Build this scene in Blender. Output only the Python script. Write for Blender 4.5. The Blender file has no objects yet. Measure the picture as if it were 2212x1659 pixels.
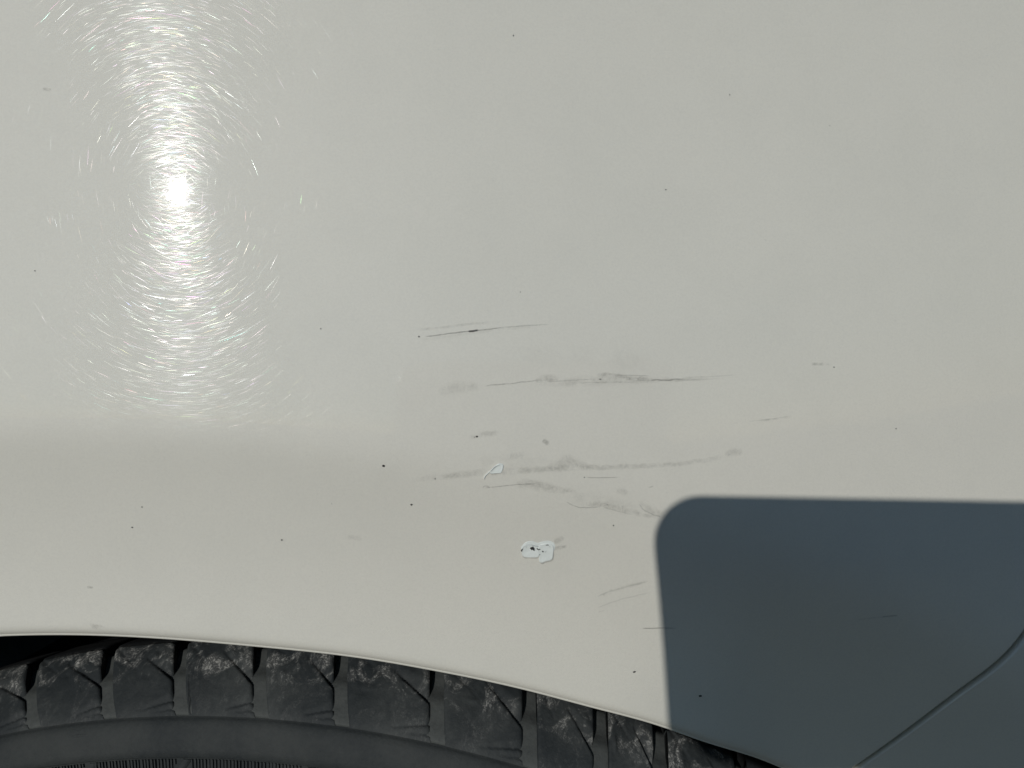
import bpy, math, random
import numpy as np
from mathutils import Vector, Quaternion

random.seed(7)
rng = np.random.default_rng(7)
scene = bpy.context.scene
COL = scene.collection

# ------------------------------------------------------------------ camera
W0, H0, F0 = 2212.0, 1659.0, 1609.0          # measuring frame of the photograph and its focal length in those pixels
PITCH = math.radians(4.0)                    # the phone looks slightly down
CAM = Vector((0.0, -0.19, 0.791))
EX = Vector((1, 0, 0))
EF = Vector((0, math.cos(PITCH), -math.sin(PITCH)))
EY = Vector((0, math.sin(PITCH), math.cos(PITCH)))
cam_data = bpy.data.cameras.new("camera")
cam_data.sensor_fit = 'HORIZONTAL'
cam_data.angle = 2 * math.atan(W0 / 2 / F0)
cam_data.clip_start = 0.005
cam_data.clip_end = 1000
cam = bpy.data.objects.new("camera", cam_data)
COL.objects.link(cam)
cam.location = CAM
cam.rotation_euler = (math.radians(90) - PITCH, 0, 0)
scene.camera = cam

# ------------------------------------------------------------------ sky, sun, exposure
sun_cam = Vector((-0.363, 0.224, -1.0)).normalized()
SUN = (EX * sun_cam.x + EY * sun_cam.y + EF * sun_cam.z).normalized()
SUN_EL = math.asin(SUN.z)
SUN_AZ = math.atan2(SUN.x, SUN.y)
world = bpy.data.worlds.new("World")
scene.world = world
world.use_nodes = True
wn = world.node_tree
sky = wn.nodes.new('ShaderNodeTexSky')
sky.sky_type = 'NISHITA'
sky.sun_disc = False
sky.sun_elevation = SUN_EL
sky.sun_rotation = SUN_AZ
sky.air_density = 1.0
sky.dust_density = 0.0
sky.ozone_density = 2.25
wn.links.new(sky.outputs[0], wn.nodes['Background'].inputs[0])
wn.nodes['Background'].inputs[1].default_value = 0.058

sun_data = bpy.data.lights.new("sun", 'SUN')
sun_data.energy = 2.2
sun_data.angle = math.radians(0.53)
sun_data.color = (1.0, 0.965, 0.905)
sun = bpy.data.objects.new("sun", sun_data)
COL.objects.link(sun)
sun.rotation_euler = (-SUN).to_track_quat('-Z', 'Y').to_euler()
sun.location = CAM + SUN * 3

vs = scene.view_settings
vs.view_transform = 'Standard'
vs.look = 'None'
vs.exposure = -0.17
vs.gamma = 1.0
vs.use_curve_mapping = False
scene.render.engine = 'CYCLES'
scene.cycles.use_denoising = True
scene.cycles.sample_clamp_direct = 0
scene.cycles.transparent_max_bounces = 24
scene.render.film_transparent = False

# ------------------------------------------------------------------ the body surface (d = height towards the viewer over a flat sheet)
DIST = 0.19


def crease_y(X):
    px = 1106 + X / DIST * F0
    py = 942 + 185 * np.clip(px / 1450, 0, None) ** 2.4
    py = np.minimum(py, 1700)
    return (830 - py) / F0 * DIST


def surf(X, Y):
    X = np.asarray(X, float)
    Y = np.asarray(Y, float)
    q = Y - crease_y(X)
    fade = 1 / (1 + np.exp((X - 0.008) / 0.016))           # crisp on the left, soft to the right
    low = 1 / (1 + np.exp((X - 0.062) / 0.010))             # towards the lower right the sheet keeps leaning under
    amp = 0.34 + 0.14 * (1 - low)
    w = 0.0050 + 0.0070 * (1 - fade)
    s = np.sqrt(q * q + w * w)
    d = -0.034 * q + 0.375 * q * q
    d = d + amp * 0.5 * (q - s)
    k = 6.2 * low + 0.2
    d = d - k * 0.5 * (0.5 * (q * s + w * w * np.arcsinh(q / w)) - 0.5 * q * q)
    d = d - (0.07 * X + 0.2 * X * X)
    return d


def to_world(X, Y, w):
    return CAM + EX * float(X) + EY * float(Y) + EF * float(w)


def to_world_arr(X, Y, w):
    X = np.asarray(X, float).ravel(); Y = np.asarray(Y, float).ravel(); w = np.asarray(w, float).ravel()
    ey = np.array(EY); ef = np.array(EF); ex = np.array(EX); c = np.array(CAM)
    return c + X[:, None] * ex + Y[:, None] * ey + w[:, None] * ef


def at(px, py):
    """photograph point -> sheet coordinates X, Y on the body surface"""
    a = (np.asarray(px, float) - W0 / 2) / F0
    b = (H0 / 2 - np.asarray(py, float)) / F0
    w = np.full(np.broadcast(a, b).shape, DIST)
    for _ in range(30):
        w = DIST - surf(a * w, b * w)
    return a * w, b * w


def spline(xs, ys):
    """natural cubic through points, straight beyond the ends"""
    xs = np.array(xs, float); ys = np.array(ys, float)
    n = len(xs); h = np.diff(xs)
    A = np.eye(n); r = np.zeros(n)
    for i in range(1, n - 1):
        A[i, i - 1] = h[i - 1]; A[i, i] = 2 * (h[i - 1] + h[i]); A[i, i + 1] = h[i]
        r[i] = 3 * ((ys[i + 1] - ys[i]) / h[i] - (ys[i] - ys[i - 1]) / h[i - 1])
    c = np.linalg.solve(A, r)
    b = (ys[1:] - ys[:-1]) / h - h * (2 * c[:-1] + c[1:]) / 3
    d = (c[1:] - c[:-1]) / (3 * h)
    bend = b[-1] + 2 * c[-2] * h[-1] + 3 * d[-1] * h[-1] ** 2

    def f(x):
        x = np.asarray(x, float)
        i = np.clip(np.searchsorted(xs, x) - 1, 0, n - 2)
        t = np.clip(x, xs[0], xs[-1]) - xs[i]
        y = ys[i] + b[i] * t + c[i] * t * t + d[i] * t ** 3
        y = y + np.where(x > xs[-1], (x - xs[-1]) * bend, 0) + np.where(x < xs[0], (x - xs[0]) * b[0], 0)
        return y
    return f


# wheel arch edge: an ellipse fitted to the edge in the photograph
ARCH_PX = [(0, 1373), (149, 1371), (372, 1381), (558, 1397), (768, 1420), (939, 1449), (1133, 1490), (1289, 1531), (1434, 1571), (1507, 1597), (1689, 1659)]
ax_, ay_ = at(np.array([p[0] for p in ARCH_PX]), np.array([p[1] for p in ARCH_PX]))
fit = np.polyfit(ax_, ay_, 2)
ARCH_X0 = -fit[1] / (2 * fit[0])
ARCH_Y0 = np.polyval(fit, ARCH_X0)
ARCH_R = -1 / (2 * fit[0])
res = ay_ - np.polyval(fit, ax_)
_corr = spline(ax_, res)
ARCH_A = 0.46
ARCH_B = ARCH_A ** 2 / ARCH_R


def arch_y(X):
    X = np.asarray(X, float)
    e = np.clip((X - ARCH_X0) / ARCH_A, -0.97, 0.97)
    base = ARCH_Y0 - ARCH_B * (1 - np.sqrt(1 - e * e))
    inside = (X >= ax_[0]) & (X <= ax_[-1])
    quad = np.polyval(fit, np.clip(X, ax_[0], ax_[-1]))
    e2 = (np.clip(X, ax_[0], ax_[-1]) - ARCH_X0) / ARCH_A
    ell = ARCH_Y0 - ARCH_B * (1 - np.sqrt(1 - e2 * e2))
    return base + (quad - ell) + _corr(np.clip(X, ax_[0], ax_[-1]))


# the seam between the two panels
SEAM_PX = [(1700, 1758), (1843, 1659), (1984, 1558), (2086, 1481), (2167, 1417), (2212, 1364), (2262, 1288)]
sx_, sy_ = at(np.array([p[0] for p in SEAM_PX]), np.array([p[1] for p in SEAM_PX]))
seam_y = spline(sx_, sy_)

XL, XR, YT = -0.40, 0.27, 0.25
xs_t = np.linspace(0.03, 0.15, 2000)
XJ = float(xs_t[np.argmax(seam_y(xs_t) > arch_y(xs_t))])     # where seam and arch edge meet
print("arch", ARCH_X0, ARCH_Y0, ARCH_R, "junction", XJ)

# ------------------------------------------------------------------ material helpers


def new_mat(name):
    m = bpy.data.materials.new(name)
    m.use_nodes = True
    nt = m.node_tree
    return m, nt, nt.nodes['Principled BSDF'], nt.nodes['Material Output']


def node(nt, kind, **kw):
    n = nt.nodes.new(kind)
    for k, v in kw.items():
        if k in n.inputs.keys():
            n.inputs[k].default_value = v
        else:
            setattr(n, k, v)
    return n


def noise(nt, vec, scale, detail=3.0, rough=0.55, dist=0.0):
    n = node(nt, 'ShaderNodeTexNoise')
    n.inputs['Scale'].default_value = scale
    n.inputs['Detail'].default_value = detail
    n.inputs['Roughness'].default_value = rough
    n.inputs['Distortion'].default_value = dist
    nt.links.new(vec, n.inputs['Vector'])
    return n.outputs['Fac']


def ramp(nt, fac, lo, hi, a=0.0, b=1.0):
    n = node(nt, 'ShaderNodeMapRange')
    n.interpolation_type = 'SMOOTHSTEP'
    nt.links.new(fac, n.inputs['Value'])
    n.inputs['From Min'].default_value = lo
    n.inputs['From Max'].default_value = hi
    n.inputs['To Min'].default_value = a
    n.inputs['To Max'].default_value = b
    return n.outputs['Result']


def math_n(nt, op, a, b=None):
    n = node(nt, 'ShaderNodeMath', operation=op)
    for i, v in enumerate((a, b)):
        if v is None:
            continue
        if isinstance(v, (int, float)):
            n.inputs[i].default_value = v
        else:
            nt.links.new(v, n.inputs[i])
    return n.outputs[0]


def mix_col(nt, fac, a, b):
    n = node(nt, 'ShaderNodeMix', data_type='RGBA')
    for sock, v in ((n.inputs['Factor'], fac), (n.inputs['A'], a), (n.inputs['B'], b)):
        pass
    ins = [s for s in n.inputs if s.enabled]
    for s, v in zip(ins, (fac, a, b)):
        if isinstance(v, (int, float)):
            s.default_value = v
        elif isinstance(v, tuple):
            s.default_value = (*v, 1)
        else:
            nt.links.new(v, s)
    return [o for o in n.outputs if o.enabled][0]


def coords(nt, kind='Object'):
    return node(nt, 'ShaderNodeTexCoord').outputs[kind]


# white car paint under clear lacquer
PAINT, nt, bsdf, out = new_mat("white_paint")
oc = coords(nt)
film = ramp(nt, noise(nt, oc, 45, 5, 0.6), 0.35, 0.75)
speck = ramp(nt, noise(nt, oc, 900, 2, 0.6), 0.66, 0.80)
c1 = mix_col(nt, film, (0.744, 0.732, 0.662), (0.724, 0.714, 0.646))
c2 = mix_col(nt, math_n(nt, 'MULTIPLY', speck, 0.12), c1, (0.45, 0.44, 0.41))
c3_ = mix_col(nt, math_n(nt, 'MULTIPLY', ramp(nt, noise(nt, oc, 1700, 2, 0.7), 0.35, 0.68), 0.09), c2, (0.42, 0.41, 0.38))
nt.links.new(c3_, bsdf.inputs['Base Color'])
bsdf.inputs['Roughness'].default_value = 0.5
bsdf.inputs['Specular IOR Level'].default_value = 0.25
bsdf.inputs['Coat Weight'].default_value = 1.0
bsdf.inputs['Coat Roughness'].default_value = 0.016
bsdf.inputs['Coat IOR'].default_value = 1.42
bm_ = node(nt, 'ShaderNodeBump')
bm_.inputs['Strength'].default_value = 0.02
bm_.inputs['Distance'].default_value = 0.0004
nt.links.new(noise(nt, oc, 420, 2, 0.5), bm_.inputs['Height'])
nt.links.new(bm_.outputs[0], bsdf.inputs['Coat Normal'])
# hairline wear of the lacquer, too fine to see singly: it runs along the car and spreads the sun's image up and down
hz = node(nt, 'ShaderNodeBsdfAnisotropic', distribution='BECKMANN')
hz.inputs['Color'].default_value = (0.86, 0.95, 1.0, 1)
hz.inputs['Roughness'].default_value = 0.235
hz.inputs['Anisotropy'].default_value = 0.62
cx3 = node(nt, 'ShaderNodeCombineXYZ', X=1.0)
nt.links.new(cx3.outputs[0], hz.inputs['Tangent'])
mxs = node(nt, 'ShaderNodeMixShader')
mxs.inputs[0].default_value = 0.0012
nt.links.new(bsdf.outputs[0], mxs.inputs[1])
nt.links.new(hz.outputs[0], mxs.inputs[2])
nt.links.new(mxs.outputs[0], out.inputs['Surface'])

# fine wash scratches in the lacquer: long narrow facets that mirror the sun only across their length
SWIRL, nt, bsdf, out = new_mat("lacquer_scratches")
nt.nodes.remove(bsdf)
tan = node(nt, 'ShaderNodeTangent', direction_type='UV_MAP', uv_map='UVMap')
at_n = node(nt, 'ShaderNodeAttribute', attribute_name='tint')
gl = node(nt, 'ShaderNodeBsdfAnisotropic', distribution='BECKMANN')
gl.inputs['Roughness'].default_value = 0.19
gl.inputs['Anisotropy'].default_value = 0.68
nt.links.new(at_n.outputs['Color'], gl.inputs['Color'])
nt.links.new(tan.outputs[0], gl.inputs['Tangent'])
tr = node(nt, 'ShaderNodeBsdfTransparent')
ad = node(nt, 'ShaderNodeAddShader')
nt.links.new(tr.outputs[0], ad.inputs[0])
nt.links.new(gl.outputs[0], ad.inputs[1])
nt.links.new(ad.outputs[0], out.inputs['Surface'])


def mark_material(name, col, rough, nscale, lo, hi, soft=True):
    """a stain or scratch whose edges break up; its own strength comes from the object"""
    m, nt, bsdf, out = new_mat(name)
    uv = node(nt, 'ShaderNodeUVMap', uv_map='UVMap')
    sep = node(nt, 'ShaderNodeSeparateXYZ')
    nt.links.new(uv.outputs[0], sep.inputs[0])
    v = math_n(nt, 'ABSOLUTE', math_n(nt, 'SUBTRACT', math_n(nt, 'MULTIPLY', sep.outputs['Y'], 2.0), 1.0))
    across = ramp(nt, v, 0.15 if soft else 0.5, 1.0, 1.0, 0.0)
    u = sep.outputs['X']
    ends = math_n(nt, 'MULTIPLY', ramp(nt, u, 0.0, 0.10), ramp(nt, u, 0.80, 1.0, 1.0, 0.0))
    oc = coords(nt)
    n1 = ramp(nt, noise(nt, oc, nscale, 5, 0.65, 0.4), lo, hi)
    n2 = ramp(nt, noise(nt, oc, nscale * 5, 3, 0.7), 0.25, 0.70, 0.35, 1.0)
    st = node(nt, 'ShaderNodeAttribute', attribute_type='OBJECT', attribute_name='strength')
    a = math_n(nt, 'MULTIPLY', math_n(nt, 'MULTIPLY', across, ends), math_n(nt, 'MULTIPLY', n1, n2))
    a = math_n(nt, 'MULTIPLY', a, st.outputs['Fac'])
    a = node_clamp(nt, a)
    bsdf.inputs['Base Color'].default_value = (*col, 1)
    bsdf.inputs['Roughness'].default_value = rough
    nt.links.new(a, bsdf.inputs['Alpha'])
    return m


def node_clamp(nt, a):
    n = node(nt, 'ShaderNodeClamp')
    nt.links.new(a, n.inputs[0])
    return n.outputs[0]


SCUFF = mark_material("grey_scuff", (0.30, 0.295, 0.27), 0.7, 330, 0.30, 0.62)
LINE = mark_material("dark_scratch", (0.035, 0.033, 0.032), 0.6, 500, 0.22, 0.50, soft=False)


def plain(name, col, rough, vary=0.0, scale=300, spec=0.5):
    m, nt, bsdf, out = new_mat(name)
    if vary:
        f = ramp(nt, noise(nt, coords(nt), scale, 4, 0.6), 0.3, 0.7)
        dk = tuple(c * (1 - vary) for c in col)
        nt.links.new(mix_col(nt, f, dk, col), bsdf.inputs['Base Color'])
    else:
        bsdf.inputs['Base Color'].default_value = (*col, 1)
    bsdf.inputs['Roughness'].default_value = rough
    bsdf.inputs['Specular IOR Level'].default_value = spec
    return m


CHIP = plain("bare_chip", (0.03, 0.03, 0.031), 0.6, 0.4, 2000)
TOUCHUP = plain("touch_up_paint", (0.83, 0.88, 0.85), 0.30, 0.07, 700)
TOUCHUP_DIRT = plain("touch_up_edge_dirt", (0.10, 0.10, 0.10), 0.7, 0.4, 1500)
LINER = plain("arch_liner_plastic", (0.030, 0.042, 0.052), 0.85, 0.4, 60, 0.2)
PHONE_BODY = plain("phone_back_glass", (0.38, 0.45, 0.54), 0.5, 0.05, 50)
PHONE_METAL = plain("phone_metal", (0.24, 0.29, 0.34), 0.4, 0.1, 80)
PHONE_LENS = plain("phone_lens_glass", (0.01, 0.01, 0.012), 0.05)
PHONE_SCREEN = plain("phone_screen", (0.012, 0.012, 0.014), 0.08)


def rubber(name, dust_lo, dust_hi, flecks, dusty=(0.044, 0.049, 0.049)):
    m, nt, bsdf, out = new_mat(name)
    oc = coords(nt)
    big = noise(nt, oc, 38, 5, 0.6, 0.3)
    fine = noise(nt, oc, 520, 4, 0.7)
    f = math_n(nt, 'ADD', math_n(nt, 'MULTIPLY', big, 0.75), math_n(nt, 'MULTIPLY', fine, 0.30))
    base = mix_col(nt, ramp(nt, f, dust_lo, dust_hi), (0.021, 0.026, 0.029), dusty)
    if flecks:
        tt = node(nt, 'ShaderNodeAttribute', attribute_name='wear').outputs['Fac']
        mp = node(nt, 'ShaderNodeMapping')
        mp.inputs['Rotation'].default_value = (0, 0.7, 0)
        mp.inputs['Scale'].default_value = (1.0, 1.0, 0.45)
        nt.links.new(oc, mp.inputs['Vector'])
        patch = ramp(nt, noise(nt, mp.outputs[0], 120, 4, 0.65, 1.0), 0.46, 0.68)
        grain = ramp(nt, noise(nt, mp.outputs[0], 1000, 4, 0.75, 1.2), 0.48, 0.62)
        veil = math_n(nt, 'MULTIPLY', math_n(nt, 'MULTIPLY', patch, tt), 0.32)
        fl = math_n(nt, 'MULTIPLY', math_n(nt, 'MULTIPLY', patch, grain), tt)
        base = mix_col(nt, veil, base, (0.20, 0.20, 0.195))
        base = mix_col(nt, math_n(nt, 'MULTIPLY', fl, 0.8), base, (0.46, 0.46, 0.44))
    settled = node(nt, 'ShaderNodeAttribute', attribute_name='dust').outputs['Fac']    # dust lodged in the grooves
    base = mix_col(nt, math_n(nt, 'MULTIPLY', settled, ramp(nt, fine, 0.2, 0.7, 0.55, 1.0)), base, (0.078, 0.085, 0.083))
    tread_shade = node(nt, 'ShaderNodeAttribute', attribute_name='tread').outputs['Fac']     # running surface painted near black, for the shade under the arch
    base = mix_col(nt, tread_shade, base, (0.010, 0.012, 0.014))
    nt.links.new(base, bsdf.inputs['Base Color'])
    bsdf.inputs['Roughness'].default_value = 0.72
    bsdf.inputs['Specular IOR Level'].default_value = 0.3
    b1 = node(nt, 'ShaderNodeBump')
    b1.inputs['Strength'].default_value = 0.35
    b1.inputs['Distance'].default_value = 0.0006
    nt.links.new(noise(nt, oc, 700, 4, 0.7), b1.inputs['Height'])
    nt.links.new(b1.outputs[0], bsdf.inputs['Normal'])
    return m


RUBBER = rubber("tyre_rubber", 0.30, 0.72, False)
RUBBER_BLOCK = rubber("tyre_block_rubber", 0.36, 0.80, True, (0.058, 0.064, 0.064))

# ------------------------------------------------------------------ mesh helpers


def mesh_obj(name, verts, faces, mat, parent=None, smooth=True, uv=None, attrs=None):
    me = bpy.data.meshes.new(name)
    me.from_pydata([tuple(v) for v in verts], [], [tuple(f) for f in faces])
    if smooth:
        me.polygons.foreach_set('use_smooth', [True] * len(me.polygons))
    if uv is not None:
        lay = me.uv_layers.new(name='UVMap')
        li = np.empty(len(me.loops), int)
        me.loops.foreach_get('vertex_index', li)
        lay.data.foreach_set('uv', np.asarray(uv, float)[li].ravel())
    for k, vals in (attrs or {}).items():
        a = me.attributes.new(k, 'FLOAT', 'POINT')
        a.data.foreach_set('value', np.asarray(vals, float))
    me.materials.append(mat)
    me.update()
    o = bpy.data.objects.new(name, me)
    COL.objects.link(o)
    if parent is not None:
        o.parent = parent
    return o


def empty(name, loc=(0, 0, 0)):
    o = bpy.data.objects.new(name, None)
    COL.objects.link(o)
    o.empty_display_size = 0.05
    o.location = loc
    return o


def grid_faces(nr, nc, off=0, flip=False):
    f = []
    for r in range(nr - 1):
        for c in range(nc - 1):
            a = off + r * nc + c
            q = (a, a + 1, a + nc + 1, a + nc)
            f.append(q[::-1] if flip else q)
    return f


# ------------------------------------------------------------------ the ground the tyre stands on
ASPHALT = plain("asphalt", (0.055, 0.055, 0.054), 0.9, 0.35, 40, 0.2)
GZ = CAM.z - 0.4802 - 0.3603 - 0.0165 + 0.006
gv = [(x, y, GZ) for x in (-400, -2, 2, 400) for y in (-400, -2, 2, 400)]
gf = [(i * 4 + j, (i + 1) * 4 + j, (i + 1) * 4 + j + 1, i * 4 + j + 1) for i in range(3) for j in range(3)]
ground = mesh_obj("ground", gv, gf, ASPHALT, smooth=False)
ground["kind"] = "structure"

# ------------------------------------------------------------------ the car and its panels
car = empty("car")
car["label"] = "white car seen close at the wheel arch, scuffed paint above a dusty black tyre"
car["category"] = "car"

LIP_IN = np.array([0.0, 0.00012, 0.0003, 0.0006, 0.0010, 0.0016, 0.0024])
LIP_DROP = lambda e: 0.0011 * np.clip(1 - e / 0.0024, 0, 1) ** 2.2


def panel(name, x0, x1, ncol, bottom, top, nrow, roll_bottom, roll_top, parent, offset=0.0, hem=True):
    """a curved sheet between two edge lines, its edges rolled back and returned inwards"""
    X = np.linspace(x0, x1, ncol)
    yb, yt = bottom(X), top(X)
    slope = np.gradient(yb, X)
    cosb = 1 / np.sqrt(1 + slope ** 2)
    rows_X, rows_Y, rows_W = [], [], []

    def add(Xr, Yr, drop):
        rows_X.append(Xr); rows_Y.append(Yr)
        rows_W.append(DIST - surf(Xr, Yr) + offset + drop)

    if roll_bottom:
        seam_c = X > XJ if hem and name == "fender" else np.zeros(ncol, bool)
        hs = np.where(seam_c, 0.02, 1.0)          # no hem along the seam
        rs = np.where(seam_c, 0.35, 1.0)
        if hem:      # folded hem: returned flange, thin proud edge, then the roll
            add(X, yb - hs * 0.00075 / cosb, np.full(ncol, 0.016))
            add(X, yb - hs * 0.00075 / cosb, np.full(ncol, 0.0022))
            add(X, yb - hs * 0.00070 / cosb, np.full(ncol, 0.00165))
            add(X, yb - hs * 0.00055 / cosb, np.full(ncol, 0.00135))
            add(X, yb - hs * 0.00020 / cosb, np.full(ncol, 0.00120))
            add(X, yb - hs * 0.00006 / cosb, np.full(ncol, 0.00125))
        else:
            add(X, yb, np.full(ncol, 0.010))
            add(X, yb, np.full(ncol, 0.0016))
        for e in LIP_IN:
            add(X, yb + rs * e / cosb, rs * LIP_DROP(e))
        start = rs * LIP_IN[-1] / cosb
    else:
        start = np.zeros(ncol)
    tp = np.linspace(0, 1, nrow)
    end = (0.0024 * 0.15 if roll_top else 0.0)
    for t in tp[1 if roll_bottom else 0:]:
        Yr = (yb + start) + (yt - end - yb - start) * t
        add(X, Yr, np.zeros(ncol))
    if roll_top:
        for e in LIP_IN[::-1]:
            add(X, yt - 0.15 * e, np.full(ncol, 0.03 * LIP_DROP(e)))
        add(X, yt, np.full(ncol, 0.0016))
        add(X, yt, np.full(ncol, 0.010))
    n = len(rows_X)
    V = to_world_arr(np.array(rows_X), np.array(rows_Y), np.array(rows_W))
    return mesh_obj(name, V, grid_faces(n, ncol), PAINT, parent)


def fender_bottom(X):
    return np.where(X < XJ, arch_y(X), np.maximum(seam_y(X), arch_y(X)))


TOP = lambda X: np.full_like(X, YT)
# the wing is made of two sheets of one mesh: columns left of the junction end in the arch hem, right of it in the seam
wing = panel("fender", XL, XR, 800, fender_bottom, TOP, 210, True, False, car)
wing["label"] = "large white painted panel above the tyre with scuffs and chips"


def bump_bottom(X):
    return arch_y(X)


bumper = panel("lower_panel", XJ + 0.0012, XR, 330, bump_bottom,
               lambda X: np.maximum(seam_y(X) - 0.0019 * np.sqrt(1 + np.gradient(seam_y(X), X) ** 2), arch_y(X) + 0.0052), 60, True, True, car, 0.0007)
bumper["label"] = "neighbouring white panel below the curved seam, in shade"

# dark strip added behind the seam, to stop light leaking through
Xs = np.linspace(XJ - 0.002, XR, 120)
sv = []
nrm = np.sqrt(1 + np.gradient(seam_y(Xs), Xs) ** 2)
for k in (-1, 1):
    Ys = seam_y(Xs) + k * 0.008 * nrm
    sv.append(to_world_arr(Xs, Ys, DIST - surf(Xs, Ys) + 0.0085))
mesh_obj("seam_light_block", np.concatenate(sv), grid_faces(2, 120), LINER, car)

# wheel arch liner: a tunnel behind the edge, with a back wall
Xs = np.linspace(XL + 0.01, XR - 0.005, 120)
lv = []
depths = [0.012, 0.020, 0.06, 0.12, 0.20, 0.28, 0.32]
for i, dp in enumerate(depths):
    lift = 0.004 + 0.022 * min(1, i / 3)
    Ya = arch_y(Xs) + lift
    if i == len(depths) - 1:
        Ya = Ya - 0.02
    lv.append(to_world_arr(Xs, Ya, DIST - surf(Xs, arch_y(Xs)) + dp))
lv.append(to_world_arr(Xs, arch_y(Xs) - 0.30, np.full(120, DIST + 0.33)))
mesh_obj("wheel_arch_liner", np.concatenate(lv), grid_faces(len(lv), 120), LINER, car)

# ------------------------------------------------------------------ tyre
TYX, TYY = -0.0754, CAM.y + 0.224
R_RING = 0.3603
TYZ = CAM.z - 0.4802
rr_ = lambda r: R_RING - (0.3222 - r) * 0.87          # band radii measured on the photograph, scaled to this tyre
R_OUT = R_RING + 0.0165


STEER = math.radians(-7.95)            # the wheel is turned a little


def tyre_pt(r, b, th, steer=None):
    a = STEER if steer is None else steer
    dx = r * np.sin(th)
    return np.stack([TYX + dx * math.cos(a) - b * math.sin(a), TYY + b * math.cos(a) + dx * math.sin(a), TYZ + r * np.cos(th)], -1)


def project(P):
    P = np.asarray(P) - np.array(CAM)
    w = P @ np.array(EF)
    return W0 / 2 + F0 * (P @ np.array(EX)) / w, H0 / 2 - F0 * (P @ np.array(EY)) / w


def top_path(t):
    t = np.asarray(t, float)
    tc = np.clip(t, 0, 1)
    ov = np.clip(t - 1, 0, None)
    r = R_RING + 0.0165 * (1 - (1 - tc) ** 1.15) + 0.0010 * ov
    b = -0.0005 + 0.0205 * tc ** 1.35 + 0.035 * ov
    r = r - 0.007 * ov
    return r, b


def path_normal(t):
    e = 1e-3
    r1, b1 = top_path(np.clip(t - e, 0, None)); r2, b2 = top_path(t + e)
    tr_, tb = r2 - r1, b2 - b1
    L = np.hypot(tr_, tb) + 1e-12
    nr, nb = -tb / L, tr_ / L              # rotate: points outwards (towards -b) for a rising path
    return -nr, -nb


def groove_depth(t):
    t = np.asarray(t, float)
    sm = lambda x: np.clip(x, 0, 1) ** 2 * (3 - 2 * np.clip(x, 0, 1))
    return 0.0003 + 0.0011 * sm(t / 0.35) + 0.0022 * sm((t - 0.48) / 0.26)


tyre = None
prof = []
# sidewall from bead up to the ring line, then the groove floor over shoulder and tread
for r, b in [(0.212, 0.030), (0.222, 0.014), (0.24, 0.004), (0.26, -0.0015), (0.278, -0.0035), (0.292, -0.0038), (0.3010, -0.0036), (0.3080, -0.0030),
             (0.3084, -0.0031), (0.3088, -0.0040), (0.3094, -0.0046), (0.312, -0.0044), (0.316, -0.0036), (0.3192, -0.0024), (0.3208, -0.0014), (0.3214, -0.0006),
             (0.3217, 0.0006), (0.3219, 0.0007)]:
    prof.append((rr_(r), b))
for t in np.linspace(0, 1.6, 33):
    r, b = top_path(t)
    nr, nb = path_normal(t)
    g = groove_depth(t)
    if t > 1:
        nr, nb = 1.0, 0.0
    if abs(t - 1) < 0.04:
        continue
    prof.append((float(r - nr * g), float(b - nb * g)))
prof += [(R_OUT - 0.009, 0.06), (R_OUT - 0.009, 0.19), (R_OUT - 0.012, 0.215), (0.345, 0.228), (0.29, 0.232), (0.26, 0.20)]
NS = 540
th = np.linspace(0, 2 * math.pi, NS, endpoint=False)
tv = np.concatenate([tyre_pt(r, b, th) for r, b in prof])
tf = []
for i in range(len(prof) - 1):
    for j in range(NS):
        j2 = (j + 1) % NS
        tf.append((i * NS + j, i * NS + j2, (i + 1) * NS + j2, (i + 1) * NS + j))
tr_att = np.repeat([1.0 if (r > R_RING and b > 0.0235) else 0.0 for r, b in prof], NS)
gr_att = np.repeat([1.0 if (r > R_RING - 0.0001 and b < 0.0235) else 0.0 for r, b in prof], NS)
tyre = mesh_obj("tyre", tv, tf, RUBBER, car, attrs={'tread': tr_att, 'dust': gr_att})
tyre["label"] = "dusty black tyre with worn shoulder blocks under the arch"

# where the shoulder grooves run (found along the tyre in the photograph), then at an even pitch out of sight
GROOVE_PX = [66, 230, 387, 560, 735, 943, 1144, 1298, 1428]
tt_ = np.linspace(-0.9, 0.9, 4000)
ppx, ppy = project(tyre_pt(R_RING + 0.0085, 0.008, tt_))
ok = slice(np.argmin(ppx), np.argmax(ppx))
GROOVES = [float(np.interp(g, ppx[ok], tt_[ok])) for g in GROOVE_PX]


def lean_at(th0):
    """how far a groove leans over so that it runs upright as in the photograph"""
    (r0, b0), (r1, b1) = top_path(0.05), top_path(0.95)
    d_ = 1e-3
    x0 = project(tyre_pt(r0, b0, np.array(th0)))[0]
    x1 = project(tyre_pt(r1, b1, np.array(th0)))[0]
    xd = project(tyre_pt(r1, b1, np.array(th0 + d_)))[0]
    return float(-(x1 - x0) / ((xd - x1) / d_) / 0.9)
print("groove angles", [round(math.degrees(g), 2) for g in GROOVES])
pitches = np.diff(GROOVES)
HALF = 0.0064


def notch(a, t, a0, t0, a1, t1, wid, dep):
    """a cut along a line that deepens from its start to its end"""
    dx, dy = a1 - a0, t1 - t0
    L2 = dx * dx + dy * dy
    s = ((a - a0) * dx + (t - t0) * dy) / L2
    dist = ((a - a0) * dy - (t - t0) * dx) / math.sqrt(L2)
    inside = np.clip(s, 0, 1)
    over = np.where(s < 0, -s, np.where(s > 1.6, s - 1.6, 0)) * math.sqrt(L2)
    e = dist / (wid * (0.35 + 0.65 * inside))
    prof_ = np.clip((e + 1.6) / 2.4, 0, 1) * np.clip((1.1 - e) / 0.28, 0, 1)     # steep lower side, gentle upper side
    return -dep * inside ** 0.6 * prof_ * np.clip(1 - over / (0.6 * wid), 0, 1)


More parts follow.
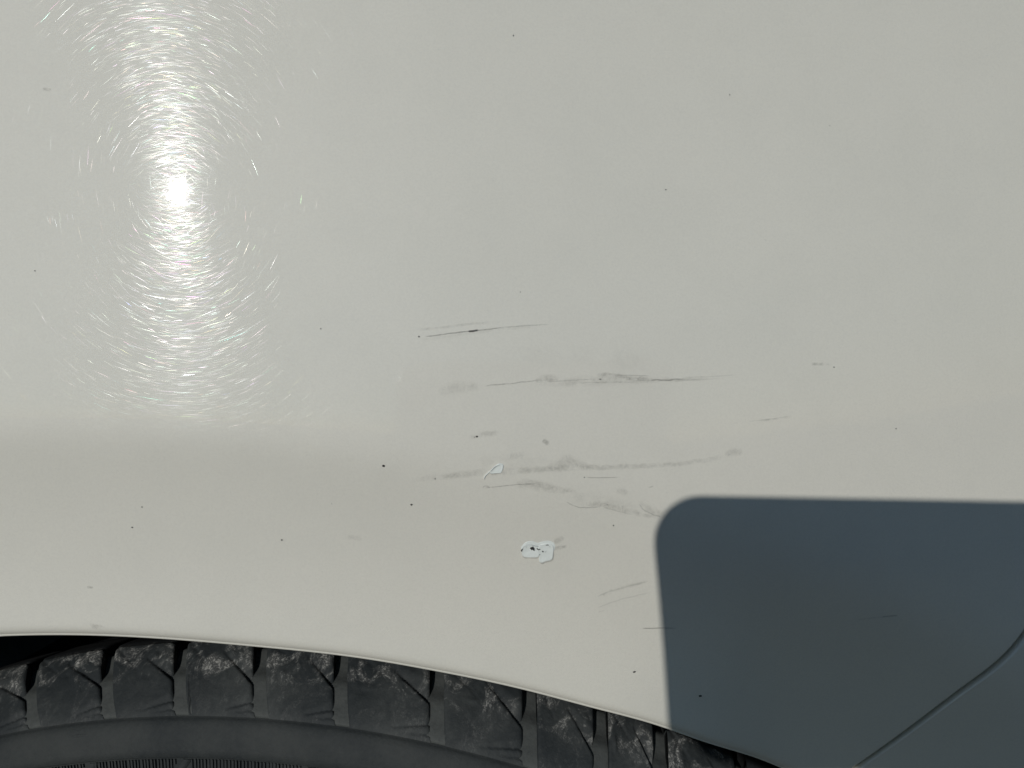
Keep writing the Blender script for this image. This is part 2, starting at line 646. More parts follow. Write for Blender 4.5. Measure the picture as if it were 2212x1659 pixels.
def block_mesh(th0, th1, seed, na=70, ntt=64, steer=None, leans=(-0.011, -0.011)):
    r_ = np.random.default_rng(seed)
    a = np.linspace(0, 1, na)
    a = 0.5 - 0.5 * np.cos(a * math.pi) * (0.55 + 0.45 * np.abs(np.cos(a * math.pi)))   # denser at the sides
    a = (a - a[0]) / (a[-1] - a[0])
    t = np.concatenate([np.linspace(0.0, 1.0, ntt - 8), np.linspace(1.04, 1.5, 8)])
    A, T = np.meshgrid(a, t)
    j = lambda s: float(r_.normal(0, s))
    h = np.zeros_like(A)
    h += notch(A, T, 0.56 + j(.04), 0.82 + j(.03), 1.0, 0.55 + j(.03), 0.085, 0.0016)
    h += notch(A, T, 0.42 + j(.05), 0.66 + j(.04), 0.08, 0.92, 0.035, 0.0005)
    h += notch(A, T, 0.50 + j(.05), 0.10, 1.0, 0.24 + j(.02), 0.040, 0.0009)
    h += notch(A, T, 0.62, 0.06, 1.0, 0.11, 0.026, 0.0007)
    if seed == 43:                                         # one block is split along its edge
        h += notch(A, T, 0.075, 0.62, 0.045, 0.02, 0.016, 0.0016)
    # a gentle dish in the middle, rounded edges, torn rubber
    h += -0.0004 * np.exp(-((A - 0.5) / 0.3) ** 2 - ((T - 0.38) / 0.22) ** 2)
    edge = np.minimum(A, 1 - A)
    h += -0.0007 * np.exp(-edge / 0.02)
    for _ in range(26):
        ca, ct, sa, st = r_.random(), 0.45 + 0.55 * r_.random(), 0.02 + 0.05 * r_.random(), 0.02 + 0.05 * r_.random()
        h += np.clip(edge / 0.12, 0, 1) * r_.normal(0, 0.00022) * np.exp(-((A - ca) / sa) ** 2 - ((T - ct) / st) ** 2)
    h *= np.clip(T / 0.12, 0.1, 1)
    r, b = top_path(T)
    nr, nb = path_normal(T)
    over = T > 1.0
    nr = np.where(over, 1.0, nr); nb = np.where(over, 0.0, nb)
    soft = np.exp(-np.abs(T - 1.0) / 0.03) * -0.0008       # rounded shoulder edge
    R = r + nr * (h + soft); B = b + nb * (h + soft)
    lean = (leans[0] + (leans[1] - leans[0]) * A) * (np.minimum(T, 1.0) - 0.5)
    TH = th0 + (th1 - th0) * A + lean
    P = tyre_pt(R, B, TH, steer)
    V = P.reshape(-1, 3)
    nr_, nc_ = A.shape
    F = grid_faces(nr_, nc_)
    wear = (np.clip((T - 0.42) / 0.25, 0, 1) * (1 - np.clip((T - 1.0) / 0.1, 0, 1)) + 0.12).ravel()
    verts = [V]; wl = [wear]
    base = len(V)
    g = groove_depth(T) + 0.0008
    Rf, Bf = r - nr * g, b - nb * g
    Pf = tyre_pt(Rf, Bf, TH, steer)
    for col_, flip in ((0, False), (nc_ - 1, True)):       # side walls down to the groove floor
        verts.append(Pf[:, col_]); wl.append(np.full(nr_, 0.1))
        for i in range(nr_ - 1):
            q = (i * nc_ + col_, (i + 1) * nc_ + col_, base + i + 1, base + i)
            F.append(q if flip else q[::-1])
        base += nr_
    verts.append(Pf[-1]); wl.append(np.full(nc_, 0.1))     # back wall
    for c in range(nc_ - 1):
        F.append(((nr_ - 1) * nc_ + c, (nr_ - 1) * nc_ + c + 1, base + c + 1, base + c))
    wl = np.concatenate(wl); verts = np.concatenate(verts)
    tr_a = np.zeros(len(verts)); tr_a[:len(V)] = (T > 1.0).ravel()
    tr_a[-nc_:] = 1
    return verts, F, {'wear': wl, 'tread': tr_a}


g_all = [GROOVES[0] - pitches[0] * 1.04] + GROOVES + [GROOVES[-1] + 0.070]
print('leans', [round(lean_at(g), 4) for g in g_all], 'pitch', pitches)
for i in range(len(g_all) - 1):
    V, F, wv = block_mesh(g_all[i] + HALF, g_all[i + 1] - HALF, 40 + i, leans=(lean_at(g_all[i]), lean_at(g_all[i + 1])))
    mesh_obj("tread_block", V, F, RUBBER_BLOCK, tyre, attrs=wv)
# the blocks further round share one mesh
V, F, wv = block_mesh(-0.0355 + HALF, 0.0355 - HALF, 99, 22, 24, 0.0)
proto = None
n_rest = 78
span = 2 * math.pi - (g_all[-1] - g_all[0])
step = span / n_rest
c3 = Vector((TYX, TYY, TYZ))
for k in range(n_rest):
    ang = g_all[-1] + step * (k + 0.5)
    a2 = (ang + math.pi) % (2 * math.pi) - math.pi
    if abs(a2) > 1.6:
        continue
    if proto is None:
        Vl = V - np.array(c3)
        proto = mesh_obj("tread_block", Vl, F, RUBBER_BLOCK, tyre, attrs=wv)
        o = proto
    else:
        o = proto.copy(); COL.objects.link(o); o.parent = tyre
    o.location = c3
    o.rotation_euler = (0, ang, STEER)

# fine radial ribbing on the sidewall below the smooth band, broken by slanting smooth bars
vv, ff = [], []
bars_px = [(620 + 40, 0.0), (640, 1.0)]
bar_th = [float(np.interp(x, *(lambda q: (q[0][0], q[1]))((project(tyre_pt(rr_(0.3), -0.004, tt_))[0:1], tt_)))) for x in (150, 345, 605, 1010)]
pitch = 0.00112 / 0.34
k = 0
ang = -1.2
while ang < 1.2:
    r0, r1 = 0.2935, 0.3079
    for bt in bar_th:                       # slanting bars cut the ribs short
        u = (ang - bt) / 0.030              # 0..1 across the slant
        if 0.0 < u < 1.0:
            cut = 0.2935 + (0.3079 - 0.2935) * u
            if u < 0.62:
                r0 = max(r0, min(0.3079, cut + 0.0046))
            else:
                r1 = 0.2935 + (0.3079 - 0.2935) * max(0, (u - 0.45))
    if r1 - r0 > 0.001:
        hw = pitch * 0.27
        jt = random.gauss(0, pitch * 0.05)
        hgt = 0.00055 + random.gauss(0, 0.00008)
        bo = lambda r: -0.0036 + (r - 0.300) * 0.07
        ring = []
        for r in (r0, r1):
            for da, hh in ((-hw, -0.0003), (-hw * 0.6, hgt), (hw * 0.6, hgt), (hw, -0.0003)):
                ring.append(tyre_pt(np.array(rr_(r)), np.array(bo(r) - hh), np.array(ang + jt + da)))
        o0 = len(vv); vv += [tuple(x) for x in ring]
        for i in range(3):
            ff.append((o0 + i, o0 + i + 1, o0 + 5 + i, o0 + 4 + i))
        ff.append((o0, o0 + 1, o0 + 2, o0 + 3)); ff.append((o0 + 4, o0 + 5, o0 + 6, o0 + 7))
    ang += pitch
ribs = mesh_obj("sidewall_ribbing", vv, ff, RUBBER, tyre, smooth=False)
ribs["kind"] = "stuff"
for bt in bar_th:
    pr = []
    for u in np.linspace(0, 1, 8):
        rr = 0.2935 + 0.0144 * u
        for dw, hh in ((0.0, -0.0003), (0.0012, 0.0005), (0.009, 0.0005), (0.0102, -0.0003)):
            pr.append(tyre_pt(np.array(rr_(rr)), np.array(-0.0036 + (rr - .3) * .07 - hh), np.array(bt + 0.030 * u - 0.010 + dw + 0.004)))
    mesh_obj("sidewall_bar", pr, grid_faces(8, 4), RUBBER, tyre)


def nub(px, r, ra, rb, hgt):
    th0 = float(np.interp(px, project(tyre_pt(rr_(r), -0.004, tt_))[0], tt_))
    V, F = [], []
    for i in range(5):
        q = i / 4
        for j in range(14):
            an = j / 14 * 2 * math.pi
            V.append(tyre_pt(np.array(rr_(r + rb * q * math.sin(an))), np.array(-0.0040 + 0.0008 * (r < 0.318) * 0 + (r - 0.312) * 0.23 - hgt * math.sqrt(max(0, 1 - q * q)) + 0.0002), np.array(th0 + ra * q * math.cos(an) / r)))
    for i in range(4):
        for j in range(14):
            F.append((i * 14 + j, i * 14 + (j + 1) % 14, (i + 1) * 14 + (j + 1) % 14, (i + 1) * 14 + j))
    mesh_obj("moulding_nub", V, F, RUBBER, tyre)


nub(690, 0.3145, 0.0009, 0.0012, 0.0007)
nub(165, 0.3180, 0.0042, 0.0009, 0.0005)

# ------------------------------------------------------------------ marks on the wing


def resample(pts, step=5.0):
    P = np.array(pts, float)
    seg = np.hypot(*np.diff(P[:, :2], axis=0).T)
    L = np.concatenate([[0], np.cumsum(seg)])
    n = max(4, int(L[-1] / step) + 1)
    s = np.linspace(0, L[-1], n)
    return np.stack([np.interp(s, L, P[:, i]) for i in range(P.shape[1])], 1)


lift_n = [0]


def on_surface(px, py, lift):
    X, Y = at(px, py)
    return to_world_arr(X, Y, DIST - surf(X, Y) - lift)


def ribbon(name, pts, mat, strength=1.0, wob=0.0, step=5.0):
    """a mark along points (x, y, half width), lying on the paint"""
    P = resample(pts, step)
    n = len(P)
    if wob:
        k = rng.normal(0, wob, n)
        k = np.convolve(np.pad(k, 2, mode='edge'), np.ones(3) / 3, 'same')[2:-2]
        P[:, 1] += k
    d = np.gradient(P[:, :2], axis=0)
    d /= np.hypot(d[:, 0], d[:, 1])[:, None] + 1e-9
    nx, ny = -d[:, 1], d[:, 0]
    px, py, uv = [], [], []
    M = 7
    for j in range(M):
        v = j / (M - 1) * 2 - 1
        hw = P[:, 2] * (1.3 if mat is SCUFF else 1.0)
        px.append(P[:, 0] + nx * hw * v); py.append(P[:, 1] + ny * hw * v)
        uv.append(np.stack([np.linspace(0, 1, n), np.full(n, v * .5 + .5)], 1))
    lift_n[0] += 1
    V = on_surface(np.concatenate(px), np.concatenate(py), 0.00006 + 0.000004 * (lift_n[0] % 25))
    o = mesh_obj(name, V, grid_faces(M, n), mat, wing, uv=np.concatenate(uv))
    o["strength"] = float(strength) * (0.27 if mat is SCUFF else 0.34)
    return o


def scratch(pts, strength=1.0, hw=1.6, wob=0.5):
    return ribbon("scratch", [(x, y, hw) for x, y in pts], LINE, strength, wob, 3.0)


def scuff(pts, strength=0.5, wob=1.2):
    return ribbon("scuff_mark", pts, SCUFF, strength, wob)


# upper scratch with its torn middle
scratch([(914, 728), (960, 722), (1000, 717), (1040, 713), (1080, 708), (1100, 706)], 1.1, 1.5, 0.4)
scratch([(1012, 716), (1022, 715), (1034, 713)], 2.5, 2.6, 0.3)
scratch([(1090, 707), (1140, 703), (1192, 701)], 0.45, 1.5, 0.3)
scuff([(905, 735, 5), (980, 724, 5), (1060, 712, 5), (1190, 701, 4)], 0.35)
scuff([(895, 713, 3.5), (960, 707, 3), (1010, 700, 3), (1090, 694, 3)], 0.5, 0.5)
# middle scuff
scuff([(948, 850, 8), (965, 843, 13), (985, 836, 15), (1010, 836, 12), (1040, 835, 9)], 0.55)
scratch([(1045, 835), (1060, 832), (1085, 830), (1110, 828), (1150, 823), (1170, 820)], 0.85, 1.5, 0.5)
scuff([(1155, 823, 4), (1172, 818, 8), (1190, 816, 9), (1212, 818, 6)], 0.75)
scuff([(1150, 830, 8), (1210, 826, 10), (1280, 822, 12), (1340, 820, 12), (1400, 821, 7), (1480, 820, 4), (1570, 816, 4)], 0.60)
scuff([(1285, 812, 4), (1310, 810, 6), (1340, 812, 5), (1360, 814, 3)], 0.9)
scratch([(1330, 810), (1370, 811), (1406, 812)], 0.6, 1.3, 0.3)
scratch([(1405, 821), (1420, 820), (1440, 821), (1462, 819), (1482, 819)], 1.0, 1.7, 0.6)
scuff([(1350, 818, 4), (1385, 818, 5), (1410, 821, 3)], 1.0)
scratch([(1180, 825), (1230, 822), (1290, 819)], 0.35, 1.3, 0.6)
scratch([(1250, 827), (1310, 826), (1380, 825)], 0.4, 1.3, 0.6)
scratch([(1470, 815), (1530, 814), (1600, 809)], 0.3, 1.3, 0.4)
scratch([(1360, 822), (1470, 822), (1560, 817)], 0.35, 1.3, 0.4)
# small mark with a black pit
scuff([(1012, 944, 4), (1030, 942, 7), (1055, 937, 7), (1084, 933, 6)], 0.65)
scuff([(1172, 950, 5), (1180, 955, 6), (1184, 962, 5)], 1.3)
scuff([(1100, 985, 7), (1112, 985, 9), (1135, 980, 5)], 0.35)
# the long smudged band
scuff([(884, 1038, 6), (930, 1032, 7), (990, 1026, 7), (1060, 1019, 9), (1140, 1016, 8), (1210, 1013, 7), (1300, 1009, 6), (1400, 1006, 6), (1480, 1001, 5), (1560, 988, 6), (1612, 977, 5)], 0.75)
scuff([(1180, 1014, 6), (1205, 1002, 13), (1228, 998, 16), (1262, 1007, 9), (1285, 1010, 5)], 0.75)
scuff([(1565, 983, 5), (1582, 976, 9), (1606, 978, 6)], 0.6)
scuff([(1030, 1000, 16), (1120, 1000, 20), (1200, 1000, 12)], 0.22)
scuff([(1110, 1046, 8), (1140, 1044, 12), (1175, 1052, 12), (1215, 1060, 7), (1250, 1056, 5)], 0.85)
scuff([(1225, 1075, 14), (1290, 1082, 18), (1350, 1098, 16), (1400, 1110, 10)], 0.28)
scuff([(1255, 1090, 4), (1300, 1089, 6), (1340, 1098, 7), (1390, 1112, 5), (1432, 1120, 4)], 0.7)
scuff([(1378, 1085, 6), (1395, 1098, 9), (1425, 1110, 9), (1455, 1118, 5)], 0.6)
scratch([(1222, 1083), (1236, 1091), (1256, 1096), (1282, 1097), (1300, 1094)], 0.7, 1.3, 1.2)
scratch([(1300, 1095), (1335, 1104), (1370, 1113)], 0.4, 1.3, 0.8)
scratch([(1380, 1089), (1392, 1103), (1412, 1112), (1432, 1119)], 0.55, 1.4, 0.8)
scratch([(1400, 1053), (1412, 1050)], 0.7, 1.3, 0.6)
scuff([(1330, 1060, 6), (1345, 1063, 8), (1358, 1066, 5)], 0.5)
# hooked hairline below the drop of paint
scratch([(1042, 1054), (1046, 1050), (1054, 1050), (1058, 1053), (1046, 1054)], 0.9, 1.3, 0.0)
scratch([(1056, 1053), (1085, 1050), (1120, 1046), (1160, 1045)], 0.8, 1.3, 0.2)
scratch([(1266, 1031), (1288, 1032), (1340, 1031)], 0.8, 1.2, 0.1)
# beside the touched-up patch
scuff([(1196, 1172, 5), (1208, 1164, 8), (1220, 1160, 5)], 0.8)
scuff([(1192, 1184, 4), (1208, 1183, 5), (1226, 1180, 3)], 0.9)
# lower right pair and hairlines
scuff([(1288, 1290, 3), (1320, 1276, 4), (1350, 1268, 5), (1404, 1254, 3)], 0.7, 0.5)
scratch([(1288, 1289), (1318, 1277), (1350, 1268), (1402, 1255)], 0.3, 1.3, 0.5)
scratch([(1288, 1314), (1315, 1303), (1345, 1293), (1412, 1278)], 0.42, 1.3, 0.6)
scratch([(1292, 1322), (1306, 1318)], 0.4, 1.2, 0.3)
scratch([(1386, 1357), (1410, 1357), (1434, 1356), (1462, 1357)], 1.2, 1.4, 0.1)
scratch([(1850, 1338), (1900, 1333), (1945, 1329)], 0.35, 2.0, 0.3)
scratch([(1905, 1332), (1920, 1330), (1940, 1329)], 0.5, 1.8, 0.2)
scuff([(1640, 909, 3), (1680, 904, 3), (1712, 899, 3)], 0.7, 0.3)
scratch([(1618, 910), (1660, 906), (1706, 899)], 0.3, 1.2, 0.3)
scuff([(1750, 786, 3), (1775, 786, 4), (1798, 788, 3)], 0.9, 0.4)
scuff([(194, 1347, 3), (205, 1352, 6), (222, 1356, 6), (230, 1357, 3)], 1.2)
scuff([(750, 1160, 5), (768, 1163, 6), (785, 1166, 4)], 0.35)
scuff([(92, 192, 3), (102, 193, 4), (112, 195, 3)], 1.6, 0.3)
scuff([(188, 1268, 2.5), (196, 1269, 3), (203, 1269, 2)], 1.2, 0.2)
scuff([(1120, 765, 20), (1200, 770, 24), (1290, 765, 20)], 0.14)
scuff([(1320, 770, 16), (1350, 775, 24), (1385, 785, 14)], 0.18)


def chip(px, py, rx, ry, ang=0.0, n=11, mat=CHIP, name="paint_chip"):
    """a ragged spot of bare metal with a low raised rim of paint around it"""
    V2 = []
    for ring, k in ((0, 1.0), (1, 0.55)):
        for j in range(n):
            a = j / n * 2 * math.pi
            q = k * (1 + (rng.normal(0, 0.16) if ring == 0 else 0))
            x, y = rx * q * math.cos(a), ry * q * math.sin(a)
            V2.append((px + x * math.cos(ang) - y * math.sin(ang), py + x * math.sin(ang) + y * math.cos(ang)))
    V2.append((px, py))
    lifts = np.array([0.00017] * n + [0.00020] * n + [0.00021])
    V = on_surface(np.array([p[0] for p in V2]), np.array([p[1] for p in V2]), lifts)
    F = []
    for j in range(n):
        F.append((j, (j + 1) % n, n + (j + 1) % n, n + j))
        F.append((n + j, n + (j + 1) % n, 2 * n))
    mesh_obj(name, V, F, mat, wing, smooth=False)


for (x, y, a, b, an) in [(1109, 77, 1.2, 2.0, 0.3), (1438, 410, 1.9, 1.3, 0), (828, 1006, 3.2, 2.9, 0), (889, 1090, 2.3, 2.0, 0), (609, 1166, 2.0, 1.7, 0),
                         (286, 1139, 1.7, 1.6, 0), (307, 1095, 1.8, 1.2, 0), (76, 585, 1.6, 1.3, 0), (1325, 1135, 1.7, 1.6, 0), (1370, 1451, 3.6, 2.0, -0.5),
                         (1512, 1503, 4.2, 2.4, 0), (1801, 793, 1.6, 1.5, 0), (1935, 926, 1.8, 1.5, 0), (905, 727, 1.9, 1.9, 0), (1030, 943, 2.8, 2.3, 0.5),
                         (1025, 944, 1.2, 1.0, 0), (1262, 1031, 1.3, 1.2, 0), (1296, 819, 3.0, 1.1, 0), (1312, 1090, 1.0, 0.9, 0), (693, 710, 1.3, 1.6, 0),
                         (1124, 631, 1.0, 1.4, 0.3), (717, 1088, 1.0, 0.8, 0), (1576, 205, 0.9, 1.8, -0.3), (940, 1034, 1.0, 2.0, 0.2), (1792, 272, 1.0, 0.9, 0)]:
    chip(x, y, a * 0.86, b * 0.86, an)


def blob(name, outline, mat, height, seed=1, rim=3.0, dent=0.0):
    """a raised drop of paint: outline in photograph points, rounded edge, uneven top"""
    r_ = np.random.default_rng(seed)
    P = np.array(outline, float)
    n = len(P)
    # closed Catmull-Rom
    Q = []
    for i in range(n):
        p0, p1, p2, p3 = P[i - 1], P[i], P[(i + 1) % n], P[(i + 2) % n]
        for s in np.linspace(0, 1, 6, endpoint=False):
            Q.append(0.5 * ((2 * p1) + (-p0 + p2) * s + (2 * p0 - 5 * p1 + 4 * p2 - p3) * s * s + (-p0 + 3 * p1 - 3 * p2 + p3) * s ** 3))
    Q = np.array(Q); m = len(Q)
    c = Q.mean(0)
    rings = [1.0, 0.985, 0.96, 0.92, 0.86, 0.74, 0.58, 0.40, 0.2]
    prof_h = [0.0, 0.42, 0.70, 0.92, 1.0, 0.92 - dent, 0.88 - dent, 0.86 - dent, 0.86 - dent]
    px, py, lf = [], [], []
    for k, hh in zip(rings, prof_h):
        q = c + (Q - c) * k
        px.append(q[:, 0]); py.append(q[:, 1])
        wob = sum(0.05 * np.sin(q[:, 0] * f1 + q[:, 1] * f2 + ph) for f1, f2, ph in r_.random((3, 3)) * np.array([0.5, 0.5, 6]))
        lf.append(height * np.clip(hh * (1 + wob), 0, None) + 0.00001)
    px.append([c[0]]); py.append([c[1]]); lf.append([height * (0.86 - dent)])
    V = on_surface(np.concatenate(px), np.concatenate(py), np.concatenate(lf))
    F = []
    for i in range(len(rings) - 1):
        for j in range(m):
            F.append((i * m + j, i * m + (j + 1) % m, (i + 1) * m + (j + 1) % m, (i + 1) * m + j))
    last = (len(rings) - 1) * m
    for j in range(m):
        F.append((last + j, last + (j + 1) % m, len(rings) * m))
    return mesh_obj(name, V, F, mat, wing)


K = 300 / 2212 * 0.54861          # the enlarged view of the patch -> measuring frame
tp_ = lambda x, y: ((2000 * 0.54861) + x * K, (2080 * 0.54861) + y * K)
right_lobe = [tp_(*p) for p in [(870, 540), (940, 480), (1040, 440), (1180, 415), (1290, 470), (1335, 580), (1325, 720), (1300, 880), (1200, 945), (1080, 970), (1000, 1010), (920, 985), (900, 900), (915, 790), (890, 680)]]
left_lobe = [tp_(*p) for p in [(400, 620), (440, 540), (520, 475), (680, 465), (780, 500), (870, 535), (920, 600), (930, 730), (910, 800), (850, 848), (680, 852), (500, 845), (420, 790), (395, 710)]]
halo = [tp_(*p) for p in [(380, 560), (460, 450), (560, 385), (720, 375), (860, 420), (960, 395), (1150, 360), (1300, 400), (1370, 500), (1345, 640), (1230, 620), (1100, 560), (900, 560), (700, 520), (500, 520), (420, 620)]]
b0_ = blob("touch_up_paint", halo, TOUCHUP, 0.00008, 5)
b1_ = blob("touch_up_paint", left_lobe, TOUCHUP, 0.00028, 1, dent=0.12)
b1_["label"] = "thick white dab of touch-up paint with dark flakes"
b2_ = blob("touch_up_paint", right_lobe, TOUCHUP, 0.00026, 2, dent=0.10)


def flake(name, poly, lift, mat=CHIP):
    P = np.array([tp_(*p) for p in poly])
    V = on_surface(P[:, 0], P[:, 1], np.full(len(P), lift))
    mesh_obj(name, V, [tuple(range(len(P)))], mat, wing, smooth=False)


flake("bare_spot", [(630, 575), (660, 540), (700, 535), (722, 512), (745, 555), (775, 585), (770, 605), (750, 600), (775, 645), (745, 640), (715, 605), (680, 628), (665, 595)], 0.00052)
flake("bare_spot", [(832, 570), (848, 562), (860, 592), (885, 610), (890, 585), (915, 590), (945, 612), (905, 612), (885, 628), (840, 600)], 0.00052)
flake("bare_spot", [(985, 650), (1005, 640), (1035, 665), (1020, 688), (990, 675)], 0.00050)
flake("bare_spot", [(375, 640), (395, 600), (435, 575), (430, 600), (405, 625), (408, 660), (395, 668)], 0.00048)
flake("bare_spot", [(1080, 490), (1130, 462), (1190, 470), (1180, 485), (1120, 488)], 0.00050)
flake("bare_spot", [(908, 755), (925, 742), (935, 762), (918, 772)], 0.00050)


def edge_line(poly, hw, strength, close=False, lift=0.0005):
    pts = [tp_(*p) for p in poly]
    o = ribbon("edge_dirt", [(x, y, hw) for x, y in pts], LINE, strength, 0.0, 1.5)
    d = -np.array(EF) * lift
    for v in o.data.vertices:
        v.co = Vector(np.array(v.co) + d)


edge_line([(400, 760), (405, 690), (430, 570), (480, 500), (540, 470), (680, 468), (760, 495), (865, 525), (940, 490), (1020, 465), (1080, 485)], 0.9, 1.1)
edge_line([(405, 800), (490, 848), (680, 858), (850, 852), (915, 810)], 1.0, 1.0)
edge_line([(910, 985), (1000, 1018), (1090, 970), (1240, 940), (1295, 890), (1315, 760), (1330, 640)], 1.1, 1.1)
edge_line([(1075, 690), (1090, 660), (1122, 640)], 0.9, 1.0)
edge_line([(1185, 500), (1210, 525), (1235, 535)], 0.9, 1.0)
edge_line([(505, 545), (520, 505), (545, 505), (545, 540), (515, 575)], 0.7, 0.8)

K4 = 1000 / 2212 * 0.54861
dp = lambda x, y: (1560 * 0.54861 + x * K4, 1660 * 0.54861 + y * K4)
drop = blob("paint_drop", [dp(*p) for p in [(812, 440), (840, 405), (880, 370), (915, 364), (934, 378), (933, 410), (912, 448), (870, 452), (830, 455)]], TOUCHUP, 0.00022, 3, dent=0.05)
drop["label"] = "pale drop of touch-up paint with a thin tail"
tail = [dp(*p) for p in [(900, 374), (868, 386), (838, 412), (815, 438), (782, 466), (770, 485), (768, 503)]]
tv_, tf_ = [], []
P = resample([(x, y, h) for (x, y), h in zip(tail, (0.5, 0.9, 1.2, 1.2, 1.1, 1.0, 0.4))], 1.2)
d = np.gradient(P[:, :2], axis=0); d /= np.hypot(d[:, 0], d[:, 1])[:, None]
cols = []
for v, hh in ((-1, 0.0), (-0.6, 0.8), (0, 1.0), (0.6, 0.8), (1, 0.0)):
    cols.append(on_surface(P[:, 0] - d[:, 1] * P[:, 2] * v, P[:, 1] + d[:, 0] * P[:, 2] * v, np.full(len(P), 0.00034 * hh + 0.00022 * (np.arange(len(P)) < len(P) * .5))))
mesh_obj("paint_tail", np.concatenate(cols), grid_faces(5, len(P)), TOUCHUP, wing)
o = ribbon("edge_dirt", [(*dp(845, 404), 0.6), (*dp(868, 388), 0.9), (*dp(895, 380), 0.5)], LINE, 0.9, 0, 1.2)
for v in o.data.vertices:
    v.co = Vector(np.array(v.co) - np.array(EF) * 0.0006)
ribbon("edge_dirt", [(*dp(818, 457), 0.8), (*dp(870, 456), 0.9), (*dp(908, 452), 0.9)], LINE, 0.8, 0, 1.2)

# ------------------------------------------------------------------ wash scratches in the lacquer (tens of thousands, nobody could count them)
N_BUNDLE = 62000
cx = rng.uniform(-0.15, 0.15, N_BUNDLE)
cy = rng.uniform(-0.085, 0.125, N_BUNDLE)
n_in = rng.integers(2, 11, N_BUNDLE)
dirs = rng.normal(0.0, math.radians(19), N_BUNDLE)
steep = rng.random(N_BUNDLE) < 0.045
dirs[steep] = rng.uniform(-math.pi / 2, math.pi / 2, steep.sum())
idx = np.repeat(np.arange(N_BUNDLE), n_in)
M = len(idx)
spread = rng.uniform(0.0012, 0.006, N_BUNDLE)[idx]
along = rng.normal(0, 1, M) * 0.0028
across = rng.normal(0, 1, M) * spread
th_ = dirs[idx] + rng.normal(0, math.radians(3), M)
sxc = cx[idx] + along * np.cos(dirs[idx]) - across * np.sin(dirs[idx])
syc = cy[idx] + along * np.sin(dirs[idx]) + across * np.cos(dirs[idx])
ln = np.clip(rng.lognormal(math.log(0.0027), 0.45, M), 0.0012, 0.011)
wd = rng.uniform(0.000012, 0.000028, M)
bow = rng.normal(0, 0.012, M) * ln
keep = syc > fender_bottom(sxc) + 0.006
sxc, syc, th_, ln, wd, bow, idx = [v[keep] for v in (sxc, syc, th_, ln, wd, bow, idx)]
M = len(sxc)
cs, sn = np.cos(th_), np.sin(th_)
NSEG = 3
ptsX, ptsY, us, vs_ = [], [], [], []
for k in range(NSEG):
    u = k / (NSEG - 1)
    s = (u - 0.5) * ln
    bo = bow * (1 - (2 * u - 1) ** 2)
    taper = 0.25 + 0.75 * math.sin(math.pi * u) if k in (0, NSEG - 1) else 1.0
    for v in (-1, 1):
        o_ = bo + v * wd * 0.5 * taper
        ptsX.append(sxc + s * cs - o_ * sn); ptsY.append(syc + s * sn + o_ * cs)
        us.append(np.full(M, u)); vs_.append(np.full(M, v * .5 + .5))
PX = np.stack(ptsX, 1); PY = np.stack(ptsY, 1)
lift = (0.00001 + 0.00003 * rng.random(M))[:, None]
VW = to_world_arr(PX, PY, DIST - surf(PX, PY) - lift)
UV = np.stack([np.stack(us, 1).ravel(), np.stack(vs_, 1).ravel()], 1)
base = (np.arange(M) * 2 * NSEG)[:, None]
quads = np.concatenate([base + np.array([[2 * k, 2 * k + 2, 2 * k + 3, 2 * k + 1]]) for k in range(NSEG - 1)], 0)
me = bpy.data.meshes.new("lacquer_scratches")
me.vertices.add(len(VW)); me.vertices.foreach_set('co', VW.ravel())
nf = len(quads)
me.loops.add(nf * 4); me.loops.foreach_set('vertex_index', quads.ravel().astype(np.int32))
me.polygons.add(nf)
me.polygons.foreach_set('loop_start', np.arange(0, nf * 4, 4, dtype=np.int32))
me.polygons.foreach_set('use_smooth', np.ones(nf, bool))
me.update(calc_edges=True)
uvl = me.uv_layers.new(name='UVMap')
uvl.data.foreach_set('uv', UV[quads.ravel()].ravel())
ta = me.attributes.new('tint', 'FLOAT_COLOR', 'POINT')
bright = np.clip(rng.lognormal(math.log(0.0115), 0.85, M), 0.004, 0.25)
hue = np.ones((M, 3))
hue += rng.normal(0, 0.10, (M, 3))
tinted = rng.random(M) < 0.2
hue[tinted] += rng.normal(0, 0.38, (tinted.sum(), 3))
hue = np.clip(hue, 0.3, 1.6)
colr = np.concatenate([hue * bright[:, None], np.ones((M, 1))], 1)
ta.data.foreach_set('color', np.repeat(colr, 2 * NSEG, 0).ravel())
me.materials.append(SWIRL)
swirl = bpy.data.objects.new("lacquer_scratches", me)
COL.objects.link(swirl)
swirl.parent = wing
swirl["kind"] = "stuff"
print("scratches", M)

# ------------------------------------------------------------------ the phone that takes the picture; its shadow lies on the wing
PHONE_W = -0.0035            # its back lies just behind the lens


def shadow_source(px, py):
    X, Y = at(np.array(px, float), np.array(py, float))
    w = DIST - surf(X, Y)
    # the phone's plane: w = PHONE_W + PH_P * Y
    k = (PHONE_W + PH_P * Y - w) / (sun_cam.z - PH_P * sun_cam.y)
    return X + sun_cam.x * k, Y + sun_cam.y * k


PH_P = 0.2
ROLL = math.radians(-0.6)
phone_e = Vector((0, 1, PH_P)).normalized()                         # the phone's upright axis, leaning with the wing
px_ax = (EX * math.cos(ROLL) + (EY * phone_e.y + EF * phone_e.z) * math.sin(ROLL)).normalized()
py_ax = ((EY * phone_e.y + EF * phone_e.z) * math.cos(ROLL) - EX * math.sin(ROLL)).normalized()
pz_ax = px_ax.cross(py_ax)
if pz_ax.dot(EF) < 0:
    pz_ax = -pz_ax
PORG = CAM + EF * PHONE_W
phone = empty("smartphone", PORG - py_ax * 0.064)
phone["label"] = "smartphone held level in front of the car, casting the rounded shadow at lower right"
phone["category"] = "smartphone"


def ph(x, y, z):
    return PORG + px_ax * x + py_ax * y + pz_ax * z - Vector(phone.location)


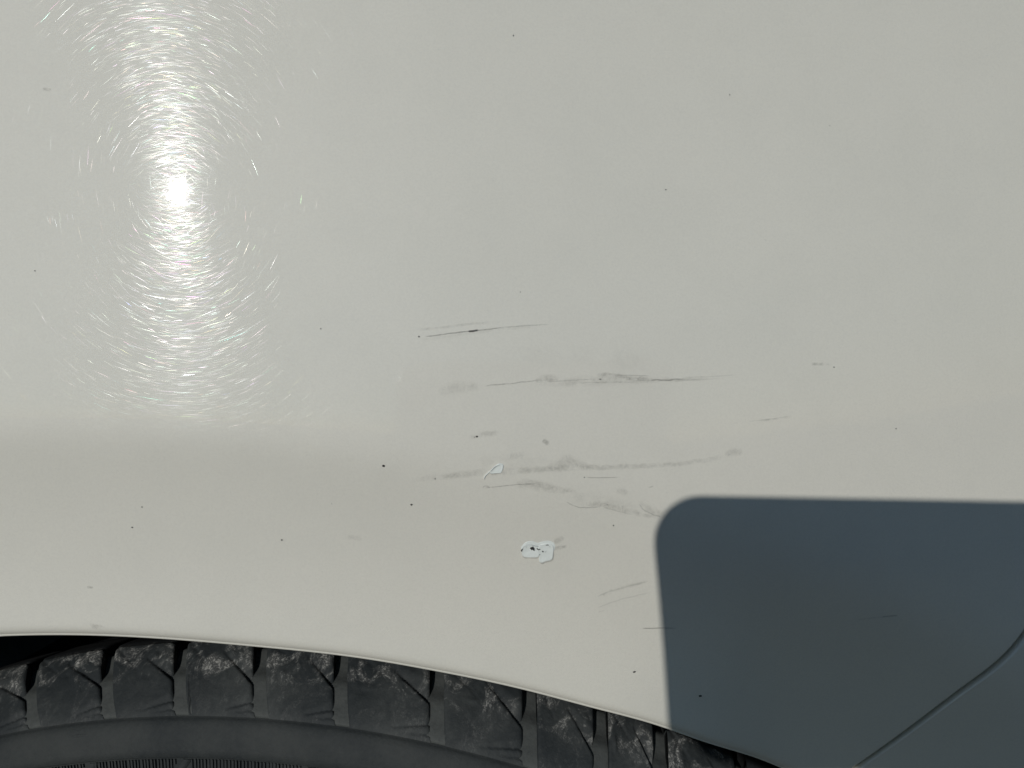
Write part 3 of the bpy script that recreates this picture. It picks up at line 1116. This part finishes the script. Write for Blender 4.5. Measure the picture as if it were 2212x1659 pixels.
def rounded(x0, x1, y0, y1, r, n=10):
    out_ = []
    for cx_, cy_, a0 in ((x1 - r, y1 - r, 0), (x0 + r, y1 - r, 90), (x0 + r, y0 + r, 180), (x1 - r, y0 + r, 270)):
        for k in range(n + 1):
            a = math.radians(a0 + 90 * k / n)
            out_.append((cx_ + r * math.cos(a), cy_ + r * math.sin(a)))
    return out_


def slab(name, outline, layers, mat):
    """an outline stacked in layers (inset, height), closed at both ends"""
    O = np.array(outline); c = O.mean(0)
    m = len(O); V, F = [], []
    half = (O.max(0) - O.min(0)) / 2
    for ins, z in layers:
        k = 1 - ins / half
        for x, y in c + (O - c) * k:
            V.append(ph(x, y, z))
    for i in range(len(layers) - 1):
        for j in range(m):
            F.append((i * m + j, i * m + (j + 1) % m, (i + 1) * m + (j + 1) % m, (i + 1) * m + j))
    F.append(tuple(range(m))[::-1]); F.append(tuple((len(layers) - 1) * m + j for j in range(m)))
    return mesh_obj(name, V, F, mat, phone, smooth=False)


PXL, PXR, PYT, PYB = -0.0352, 0.1248, 0.0147, -0.0633
body = rounded(PXL, PXR, PYB, PYT, 0.0135)
slab("frame", body, [(0.0004, -0.0078), (0, -0.0074), (0, -0.0008), (0.0004, -0.0004)], PHONE_METAL)
slab("back_glass", rounded(PXL + .0007, PXR - .0007, PYB + .0007, PYT - .0007, 0.0130), [(0, -0.0004), (0.0004, 0.0)], PHONE_BODY)
slab("screen", rounded(PXL + .0007, PXR - .0007, PYB + .0007, PYT - .0007, 0.0130), [(0.0004, -0.0082), (0, -0.0078)], PHONE_SCREEN)
slab("camera_bump", rounded(PXL + .0030, PXL + .0460, PYT - .0400, PYT - .0020, 0.010), [(0, 0.0), (0.0002, 0.0009), (0.0006, 0.0011)], PHONE_BODY)
for lx, ly in ((0.0, 0.0), (-0.0215, 0.0), (-0.0105, -0.0185)):
    circ = [(lx + 0.0078 * math.cos(a), ly + 0.0078 * math.sin(a)) for a in np.linspace(0, 2 * math.pi, 32, endpoint=False)]
    ring = slab("lens_ring", circ, [(0, 0.0011), (0, 0.0021), (0.0006, 0.0023)], PHONE_METAL)
    circ2 = [(lx + 0.0066 * math.cos(a), ly + 0.0066 * math.sin(a)) for a in np.linspace(0, 2 * math.pi, 32, endpoint=False)]
    slab("lens", circ2, [(0, 0.0023), (0.0003, 0.00245)], PHONE_LENS)
